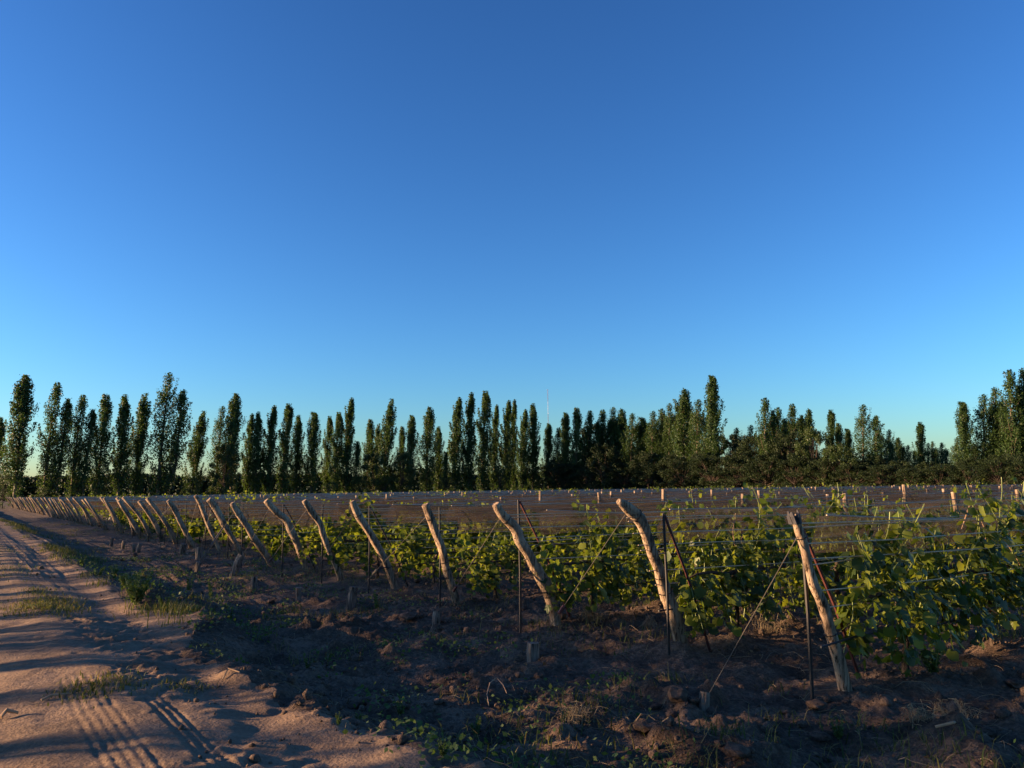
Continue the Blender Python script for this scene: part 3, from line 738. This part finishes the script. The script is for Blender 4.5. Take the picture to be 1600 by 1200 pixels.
RIGHTP = [(872, 668, 20, 2), (887, 645, 20, 0), (903, 638, 20, 0), (921, 642, 24, 3), (940, 640, 26, 5), (958, 636, 28, 7), (972, 640, 22, 6), (988, 645, 30, 3), (1006, 652, 22, 5),
          (1020, 642, 28, 4), (1034, 638, 24, 8), (1047, 630, 26, 5), (1070, 609, 30, 4), (1090, 624, 34, 2), (1117, 587, 28, 0), (1150, 668, 26, 8), (1172, 664, 26, 7), (1195, 621, 28, 0),
          (1216, 636, 24, 3), (1236, 631, 26, 2), (1265, 640, 20, 3), (1297, 640, 17, 2), (1310, 662, 17, 1), (1326, 670, 18, 3), (1347, 632, 32, 0), (1375, 680, 24, 10),
          (1388, 671, 22, 12), (1403, 685, 18, 12), (1418, 695, 18, 16), (1436, 659, 17, 9), (1449, 692, 18, 12), (1458, 689, 16, 14), (1472, 691, 20, 13), (1494, 683, 20, 3),
          (1506, 628, 26, 0), (1534, 616, 36, 1), (1556, 604, 36, 2), (1577, 577, 36, 0), (1600, 574, 40, 1), (1632, 590, 40, 1)]
for i, (px, top, w, back) in enumerate(RIGHTP):
    if top == 587: lab = 'tallest lone poplar spire above the middle of the wood'
    elif px == 1347: lab = 'pale loose-leaved poplar standing forward in the right wood'
    elif px == 1436: lab = 'single thin poplar rising above the low trees at right'
    elif px == 1506: lab = 'sparse poplar with sky showing through, left end of the right group'
    else:
        j = i + 1; tens = ORD[j] if j <= 20 else ('twenty-' + ORD[j - 20] if j < 30 else ('thirtieth' if j == 30 else ('thirty-' + ORD[j - 30] if j < 40 else 'fortieth')))
        lab = 'poplar in the dark right wood, %s from the left there' % tens
    plant('pop', px, top, w * 1.25, dR(px) + back * 2.0, lab, 'poplars of the right wood')
BROAD = [(925, 655, 58, 9, 'dense dark crown at the left shoulder of the wood'), (962, 648, 66, 10, 'dense dark crown left of the middle of the wood'), (1004, 656, 62, 9, 'dense dark crown in the dip of the wood'), (1042, 640, 60, 9, 'dense dark crown rising toward the top of the wood'), (1068, 622, 50, 8, 'highest dark crown left of the lone spire'), (1208, 650, 56, 7, 'dense dark crown right of the gap in the wood'), (1242, 648, 52, 7, 'dense dark crown behind the lit round crown'), (1560, 630, 60, 7, 'dense dark crown behind the tall right poplars'),
         (942, 688, 66, -4, 'rounded sunlit broadleaf tree in front of the dark wood'), (1090, 640, 46, 4, 'leafy crown lit yellow-green high in the middle of the wood'),
         (905, 700, 60, 8, 'dark broadleaf tree left of the rounded sunlit tree'), (985, 690, 70, 6, 'dark broadleaf tree right of the rounded sunlit tree'),
         (1030, 680, 70, 7, 'dark broadleaf tree below the highest crowns of the wood'), (1075, 690, 70, 5, 'dark broadleaf tree left of the tall lone spire'),
         (1135, 672, 74, 3, 'broad dark tree right of the tall lone spire'), (1175, 676, 70, 1, 'broad dark tree in the gap of the wood'), (1225, 668, 70, 0, 'dark spreading tree left of the lit round crown'),
         (1268, 664, 60, -1, 'round lit crown under a small poplar tip'), (1310, 690, 62, -2, 'green bushy tree left of the pale poplar'), (1365, 706, 56, 0, 'low dark tree right of the pale poplar'),
         (1405, 716, 60, 0, 'low dark tree under the distant small poplars'), (1452, 718, 62, -1, 'low dark tree before the gap at right'), (1530, 690, 60, 3, 'dark tree under the tall right poplars'),
         (1580, 670, 70, 4, 'dark tree at the right edge of the picture'),
         (585, 700, 44, 0, 'rounded green tree between two poplars left of centre'), (628, 705, 46, -1, 'rounded green tree beside a pale trunk left of centre'), (352, 690, 50, -1, 'full green tree at the foot of two joined poplars')]
for i, (px, top) in enumerate(((872, 712), (898, 722), (958, 712), (1010, 702), (1048, 706), (1100, 702), (1152, 700), (1200, 702), (1248, 702), (1292, 708), (1338, 714), (1385, 722), (1430, 724), (1475, 722), (1515, 712), (1555, 704), (1596, 702))):
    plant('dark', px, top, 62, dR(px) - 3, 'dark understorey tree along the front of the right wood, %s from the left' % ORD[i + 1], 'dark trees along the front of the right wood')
for px, top, w, back, lab in BROAD:
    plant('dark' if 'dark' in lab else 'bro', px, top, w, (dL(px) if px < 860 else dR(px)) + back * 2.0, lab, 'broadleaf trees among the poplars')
for i, (px, top, w) in enumerate(((880, 728, 50), (920, 735, 44), (975, 725, 60), (1020, 728, 56), (1065, 722, 60), (1110, 715, 62), (1150, 718, 60), (1195, 715, 62), (1240, 722, 60), (1285, 722, 56), (1330, 728, 50), (1375, 730, 60), (1420, 735, 56), (1465, 730, 60), (1510, 728, 56), (1560, 722, 64), (1605, 722, 60))):
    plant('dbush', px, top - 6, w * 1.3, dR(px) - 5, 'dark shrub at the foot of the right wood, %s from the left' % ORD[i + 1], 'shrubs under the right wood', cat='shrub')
for i, (px, top, w) in enumerate(((8, 738, 34), (68, 758, 26), (150, 752, 20), (300, 745, 34), (515, 750, 30), (565, 748, 30), (600, 742, 36), (640, 745, 34), (700, 742, 30), (780, 725, 36), (845, 745, 34))):
    plant('bush', px, top, w, dL(px) - 2.5, 'low green bush at the foot of the windbreak, %s from the left' % ORD[i + 1], 'bushes under the windbreak', cat='shrub')
# far dark belt of trees beyond the windbreak: reads as one mass
N_ = 60000; u_ = rng.random(N_); bx = -330 + 520 * u_; by = 330 + rng.normal(0, 3, N_); bz = rng.random(N_) ** .8 * (9.2 + 1.3 * vnoise(bx * .06, bx * 0, 90) + .8 * vnoise(bx * .3, bx * 0, 91))
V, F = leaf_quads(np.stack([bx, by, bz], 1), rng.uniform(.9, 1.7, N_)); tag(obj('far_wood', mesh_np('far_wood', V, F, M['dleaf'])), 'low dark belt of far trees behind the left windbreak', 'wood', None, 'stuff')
# far radio mast
t_ = thing('radio_mast', 'thin red and white lattice radio mast far behind the trees', 'mast', (0, 0, 0))
mp_ = at_y(855.5, 608, 700); mast_h = mp_[2]; t_.location = (mp_[0], 700, 0)
for k in range(8):
    mb = MB(); z0, z1 = mast_h * k / 8, mast_h * (k + 1) / 8; w = .45
    c3 = [(w * math.cos(a), w * math.sin(a)) for a in (0, 2.094, 4.189)]
    for i in range(3):
        mb.tube([(*c3[i], z0), (*c3[i], z1)], .06, 4)
        for q in range(5):
            za, zb = z0 + (z1 - z0) * q / 5, z0 + (z1 - z0) * (q + 1) / 5; mb.tube([(*c3[i], za), (*c3[(i + 1) % 3], zb)], .05, 3)
    tag(mb.build('mast_section', M['red'] if k % 2 else M['white'], t_), None)

# ------------------------------------------------------------------ small things on the ground
# soil clods
def clod_mesh(seed):
    r = random.Random(seed); import bmesh
    bm = bmesh.new(); bmesh.ops.create_icosphere(bm, subdivisions=2, radius=.5)
    off = [r.uniform(0, 50) for _ in range(3)]
    for v in bm.verts:
        n = 0.30 * float(vnoise(v.co.x * 2.6 + off[0], v.co.y * 2.6 + v.co.z * 3.1 + off[1], 5)) + 0.16 * float(vnoise(v.co.x * 6 + off[2], v.co.y * 6 - v.co.z * 7, 6))
        v.co *= 1 + n
    me = bpy.data.meshes.new('clod'); bm.to_mesh(me); bm.free(); me.materials.append(M['clod']); return me
CL = [clod_mesh(i) for i in range(6)]
for j, (px, py, w) in enumerate(((572, 1096, 22), (602, 1094, 24), (552, 1100, 20), (842, 1056, 16), (930, 1096, 26), (1026, 1104, 18), (1060, 1090, 34), (1084, 1094, 18), (1283, 1152, 24), (1292, 1185, 14), (1150, 1178, 44), (1470, 1105, 20), (1545, 1145, 24), (1275, 1105, 34), (778, 1102, 14), (1010, 1140, 40), (424, 934, 14), (305, 862, 10), (1050, 1118, 22), (1590, 1072, 34), (470, 1100, 14), (505, 1098, 18), (690, 968, 12), (640, 965, 30), (1228, 1112, 22))):
    g = on_ground(px, py + 4, .15 if px < 620 and py > 1050 else 0); w = w * g[1] / FPX
    o = obj('soil_clod', CL[j % 6], None, (g[0], g[1], g[2] + w * .22), random.uniform(0, 6), (w, w * .9, w * (random.uniform(.5, .75) if w < .2 else .38)))
    LB = {0: 'larger dark clod of the rounded pair at the road edge', 1: 'rounded clod with a pale top in the pair at the road edge', 10: 'broad flat earth lump at the bottom of the picture'}
    tag(o, LB.get(j, 'lump of dry brown earth lying on the rough headland'), 'clod', 'large clods on the headland')
# countless small clods
cb = np.array([v.co for v in CL[0].vertices]); 
import bmesh as _bm
b_ = _bm.new(); _bm.ops.create_icosphere(b_, subdivisions=1, radius=.5); iv = np.array([v.co[:] for v in b_.verts]); b_.faces.ensure_lookup_table(); b_.verts.index_update()
ifc = np.array([[v.index for v in f.verts] for f in b_.faces]); b_.free()
def scatter_uv(n, u0, u1, v0, v1, power=1.0):
    return u0 + (u1 - u0) * rng.random(n) ** power, v0 + (v1 - v0) * rng.random(n)
N_ = 15000; cu_, cv_ = scatter_uv(N_, -2.8, 26, -3.5, 5.6, 1.7)
keep = (fbm(cu_ * .9, cv_ * .9, 2, 33) > -.15) & ((cv_ < 4.7) | (rng.random(N_) < .25)); cu_, cv_ = cu_[keep], cv_[keep]; N_ = len(cu_)
cx, cy = xy(cu_, cv_); cz = terrain(cx, cy); sz = np.minimum(.015 + rng.pareto(2.0, N_) * .014, .12)
V = iv[None] * (1 + rng.uniform(-.28, .28, (N_, len(iv), 1))) * (sz[:, None, None] * rng.uniform(.7, 1.25, (N_, 1, 3))) + np.stack([cx, cy, cz + sz * .18], 1)[:, None]
F = ifc[None] + (np.arange(N_) * len(iv))[:, None, None]
tag(obj('clod_scatter', mesh_np('clod_scatter', V.reshape(-1, 3), F.reshape(-1, 3), M['clod'])), 'countless crumbs and small clods of dry earth on the headland', 'clods', None, 'stuff')
# grass
def blades(xs, ys, hs, ws, lean, mat, name, label):
    n = len(xs); z = terrain(xs, ys); az = rng.uniform(0, 6.283, n); dx, dy = np.cos(az), np.sin(az)
    b = np.stack([xs, ys, z - .01], 1); sd = np.stack([-dy, dx, np.zeros(n)], 1) * ws[:, None] * .5
    fw = np.stack([dx, dy, np.zeros(n)], 1); up = np.array((0, 0, 1.0))
    m = b + fw * (hs * lean * .35)[:, None] + up * (hs * .6)[:, None]; t = b + fw * (hs * lean)[:, None] + up * (hs * (1 - .25 * lean))[:, None]
    V = np.stack([b - sd, b + sd, m + sd * .8, m - sd * .8, t], 1).reshape(-1, 3); o = np.arange(n) * 5
    F = np.concatenate([np.stack([o, o + 1, o + 2], 1), np.stack([o, o + 2, o + 3], 1), np.stack([o + 3, o + 2, o + 4], 1)])
    return tag(obj(name, mesh_np(name, V, F, mat)), label, 'grass', None, 'stuff')
def clumped(n, u0, u1, v0, v1, per=14, spread=.10, power=1.5, mask=None):
    k = n // per; a, b = scatter_uv(k, u0, u1, v0, v1, power)
    if mask is not None:
        q = mask(a, b); a, b = a[q], b[q]
    a = np.repeat(a, per) + rng.normal(0, spread, len(a) * per); b = np.repeat(b, per) + rng.normal(0, spread, len(b) * per)
    return xy(a, b)
gx, gy = clumped(20000, 5.5, 60, 3.5, 4.8, 16, .10, 1.3, lambda a, b: fbm(a * 1.1, b * 1.4, 3, 44) > .22)
blades(gx, gy, rng.uniform(.06, .22, len(gx)), rng.uniform(.006, .014, len(gx)), rng.uniform(.2, .9, len(gx)), M['grass'], 'verge_grass', 'ragged green grass along the road edge')
def cgrass(px, py, n, ru, rv, z=.35):
    p = on_ground(px, py, z); u0, v0 = uv(p[0], p[1]); return xy(u0 + rng.normal(0, ru, n), v0 + rng.normal(0, rv, n))
xs = []; ys = []
for px, py, n, ru, rv in ((85, 945, 1500, .6, .22), (45, 950, 700, .4, .25), (165, 1068, 380, .2, .16), (125, 1080, 160, .2, .15), (285, 1074, 120, .1, .1), (15, 892, 500, 1.0, .3), (60, 925, 300, .4, .15), (5, 860, 250, 1.3, .3)):
    a, b = cgrass(px, py, n, ru, rv); xs.append(a); ys.append(b)
xs = np.concatenate(xs); ys = np.concatenate(ys)
blades(xs, ys, rng.uniform(.02, .09, len(xs)), rng.uniform(.005, .012, len(xs)), rng.uniform(.3, 1.2, len(xs)), M['grass'], 'track_grass', 'low grass tufts on the ridge between the wheel tracks')
hx, hy = clumped(40000, -2.6, 60, -7, 3.8, 12, .12, 1.6, lambda a, b: fbm(a * .6 + 4, b * .6, 3, 47) > .05)
blades(hx, hy, rng.uniform(.04, .2, len(hx)), rng.uniform(.005, .012, len(hx)), rng.uniform(.3, 1.3, len(hx)), M['grass'], 'headland_grass', 'sparse grass on the rough headland and under the vines')
# dry straw lying about
mb = MB()
for k in range(1100):
    u_, v_ = -2.6 + 18 * random.random() ** 1.6, random.uniform(-3, 4.6); x_, y_ = xy(u_, v_); z_ = zt(x_, y_); a = random.uniform(0, 6.28); l = random.uniform(.06, .34); c = random.uniform(-.8, .8)
    pp = []; hh = random.uniform(.0, .05)
    for q in range(5):
        pp.append((x_, y_, zt(x_, y_) + .004 + hh * math.sin(q / 4 * 3.0))); x_ += l / 4 * math.cos(a); y_ += l / 4 * math.sin(a); a += c * .4
    mb.tube(pp, random.uniform(.0015, .0032), 3, cap=False)
tag(mb.build('straw_litter', M['straw']), 'countless dry stalks strewn over the headland soil', 'straw', None, 'stuff')
# broad low weeds
wx, wy = clumped(11000, -2.6, 22, .2, 4.6, 18, .13, 1.4, lambda a, b: fbm(a * .7, b * .7 + 9, 3, 49) + .25 * (b - 2) / 2.7 + .03 * a > .12)
V, F = leaf_quads(np.stack([wx, wy, terrain(wx, wy) + rng.uniform(.01, .12, len(wx))], 1), rng.uniform(.025, .06, len(wx)), np.tile((0, 0, .8), (len(wx), 1)), 1.0)
tag(obj('ground_weeds', mesh_np('ground_weeds', V, F, M['weed'])), 'low leafy weeds spreading over the shaded headland', 'weeds', None, 'stuff')
# fallen dry leaves
lu, lv = scatter_uv(7000, -2.6, 24, -5, 4.4, 1.5); lx, ly = xy(lu, lv); kp = fbm(lx * 1.1, ly * 1.1, 2, 57) > -.1; lx, ly = lx[kp], ly[kp]
V, F = leaf_quads(np.stack([lx, ly, terrain(lx, ly) + rng.uniform(.005, .03, len(lx))], 1), rng.uniform(.02, .055, len(lx)), np.tile((0, 0, 1.0), (len(lx), 1)), .8)
tag(obj('leaf_litter', mesh_np('leaf_litter', V, F, M['litter'])), 'fallen dry brown leaves scattered over the headland soil', 'litter', None, 'stuff')
# upright weeds, each a plant
def weed_mesh(seed, nst=9, h=1.0):
    r = random.Random(seed); C = []; S = []; N = []; mb = MB()
    for k in range(nst):
        az = r.uniform(0, 6.28); ln = r.uniform(.55, 1.0) * h; sp = r.uniform(.05, .38)
        pts = [np.array((sp * .1 * math.cos(az), sp * .1 * math.sin(az), -.03))]
        for i in range(6): pts.append(pts[-1] + np.array((sp * ln * .22 * math.cos(az), sp * ln * .22 * math.sin(az), ln / 6 * (1 - .04 * i))))
        mb.tube(pts, [.012, .011, .010, .009, .007, .005, .003], 4, cap=False)
        for i in range(46):
            t = r.uniform(.12, 1.02); j = min(5, int(t * 6)); p = pts[j] + (pts[j + 1] - pts[j]) * (t * 6 - j); a2 = r.uniform(0, 6.28); d = np.array((math.cos(a2), math.sin(a2), .5))
            l = .11 * (1.15 - .5 * t); C.append(p + d * l * .5); S.append(l); N.append((-d[0] * .5, -d[1] * .5, 1.0))
    V, F = leaf_quads(np.array(C), np.array(S) * 1.5, np.array(N), .8, .4); return mesh_np('leaves', V, F, M['weed']), mb.mesh('stems', M['shoot'])
WD = [weed_mesh(900 + i, n_) for i, n_ in enumerate((12, 8, 3, 6))]
for j, (px, py, hpx, k, lab) in enumerate(((212, 944, 58, 0, 'largest bushy weed on the bend of the road edge'), (195, 925, 40, 1, 'leafy weed left of the largest roadside weed'), (258, 955, 32, 1, 'low leafy weed right of the largest roadside weed'),
        (331, 935, 34, 2, 'slim weed spike on the sunlit soil mound'), (359, 970, 26, 2, 'small weed spike right of the soil mound'), (152, 900, 26, 1, 'weed clump on the verge beyond the largest weed'), (178, 905, 28, 3, 'upright weed on the verge behind the largest weed'),
        (128, 885, 22, 3, 'small green weed far along the verge'), (296, 925, 30, 2, 'thin weed behind the soil mound'), (692, 1190, 34, 3, 'yellow-green weed at the bottom edge of the picture'), (625, 1120, 26, 3, 'dark weed beside the rounded clods'), (528, 1135, 22, 1, 'low weed on the road edge below the clods'),
        (745, 1150, 36, 3, 'dark green weed on the shaded headland near the bottom'), (560, 1130, 20, 1, 'small weed under the rounded clods'), (590, 950, 34, 2, 'slim weed spike beside the fifth end post'), (480, 1045, 20, 3, 'small weed behind the white scrap'), (1310, 1150, 40, 3, 'weed among dry grass at bottom right'), (1460, 1060, 60, 3, 'dark bushy weed around the foot of the nearest vine'))):
    g = on_ground(px, py, .2 if px < 700 else 0); h = hpx * g[1] / FPX
    t_ = thing('weed', lab, 'weed', tuple(g), random.uniform(0, 6), 'upright weeds', (h, h, h)); obj('leaves', WD[k][0], t_); obj('stems', WD[k][1], t_)
# sticks, prunings heap, dry tussocks, scrap
def stick(name, pts, r, lab, cat='stick', mat='cane'):
    P = []
    for px, py, dz, z0 in pts:
        g = on_ground(px, py, z0); g[2] += dz; P.append(g)
    mb = MB(); mb.tube(P, [r] + [r * .9] * (len(P) - 2) + [r * .6], 6, .1); tag(mb.build(name, M[mat]), lab, cat)
stick('stick', [(64, 1096, .012, .35), (80, 1092, .03, .35), (112, 1086, .015, .35)], .011, 'straight dry stick lying on the dirt road')
stick('stick', [(348, 1063, .012, .35), (356, 1055, .05, .35), (374, 1053, .015, .35)], .009, 'short bent twig on the road in the light band')
stick('stick', [(764, 1104, .012, 0), (761, 1094, .05, 0), (766, 1082, .09, 0), (776, 1075, .10, 0), (786, 1078, .05, 0), (792, 1086, .015, 0)], .005, 'curled dry tendril on the shaded headland')
stick('stick', [(1462, 1142, .03, 0), (1490, 1138, .06, 0), (1515, 1134, .03, 0)], .012, 'pale dry stick among the dry grass at bottom right')
stick('stick', [(0, 1125, .02, .35), (10, 1121, .05, .35), (28, 1118, .02, .35)], .02, 'dark knotty stick on the road at the left edge')
for j, (px, py, w, n_, hh, lab) in enumerate(((1015, 978, 42, 60, .22, 'heap of dry orange vine prunings between two end posts'), (1490, 1122, 46, 34, .14, 'dry grass tussock at bottom right'), (1440, 1128, 40, 26, .12, 'dry tussock left of the pale stick'), (925, 975, 30, 40, .3, 'dry tuft at the foot of a vine in the third row'), (1200, 985, 40, 26, .3, 'dry stalks standing under the second row of vines'), (900, 1130, 40, 40, .14, 'flattened dry tuft in the middle of the headland'))):
    g = on_ground(px, py); w = w * g[1] / FPX; mb = MB()
    for k in range(n_ if j == 0 else n_ * 3):
        a = random.uniform(0, 6.28); l = w * random.uniform(.5, 1.1)
        if j == 0: q = [(-.5 * l * math.cos(a), -.5 * l * math.sin(a), .01), (random.uniform(-.05, .05), random.uniform(-.05, .05), hh * random.uniform(.4, 1)), (.5 * l * math.cos(a), .5 * l * math.sin(a), .02)]
        else:
            bx_, by_ = random.gauss(0, w * .3), random.gauss(0, w * .3); hk = hh * random.uniform(.25, 1); l *= random.uniform(.2, 1)
            q = [(bx_, by_, -.03), (bx_ + .12 * l * math.cos(a), by_ + .12 * l * math.sin(a), hk * .6), (bx_ + .4 * l * math.cos(a), by_ + .4 * l * math.sin(a), hk), (bx_ + .75 * l * math.cos(a + .4), by_ + .75 * l * math.sin(a + .4), hk * random.uniform(.6, 1.1))]
        mb.tube(q, random.uniform(.0015, .003), 3, cap=False)
    o = mb.build('prunings_heap' if j == 0 else 'dry_tussock', M['cane'] if j == 0 else M['tuss']); o.location = g; tag(o, lab, 'prunings' if j == 0 else 'dry grass')
g = on_ground(440, 1051, .2); mb = MB(); r_ = random.Random(4)
gx_, gy_ = 9, 4; pv = []
for i in range(gx_):
    for j in range(gy_):
        pv.append((-.17 + .34 * i / 8 + r_.uniform(-.02, .02), -.05 + .1 * j / 3 + r_.uniform(-.02, .02), .012 + r_.uniform(0, .06)))
mb.add(pv, [(i * gy_ + j, (i + 1) * gy_ + j, (i + 1) * gy_ + j + 1, i * gy_ + j + 1) for i in range(gx_ - 1) for j in range(gy_ - 1)])
o = mb.build('plastic_scrap', M['white']); o.location = g; tag(o, 'crumpled white plastic scrap lying at the road edge', 'scrap')

# ------------------------------------------------------------------ unseen trees and bushes across the road, added and shaped to shade road and headland
SHADE_TREES = [broad_mesh(90 + i, 4600, 0.67, 'bleaf', .80, .25) for i in range(3)]
for k in range(76):
    u0 = -14 + k * 1.32 + random.uniform(-.3, .3); x_, y_ = xy(u0, 12.3 + random.uniform(-.4, .4)); h = random.uniform(2.55, 2.95)
    t_ = thing('shade_tree', 'added round-headed shade tree in the unseen row across the dirt road', 'tree', (x_, y_, .45), random.uniform(0, 6), 'added shade trees across the road', (h * 0.9, h * 0.9, h))
    cm, tm = random.choice(SHADE_TREES); obj('trunk', tm, t_); obj('crown', cm, t_)
for j, (x_, y_, w, h) in enumerate(((-12.0, 8.6, 2.0, 2.1), (-9.3, 4.0, 1.4, 2.0), (-7.6, 1.4, 2.2, 2.3))):
    t_ = thing('shade_bush', ['added dense bush, unseen, across the road shading its bend', 'added dense shade bush, unseen, across the road beside the camera', 'added dense shade bush, unseen, across the road behind the camera'][j], 'bush', (x_, y_, .4), j, None, (w, w, h))
    cm, tm = BUSH[j]; obj('trunk', tm, t_); obj('crown', cm, t_)
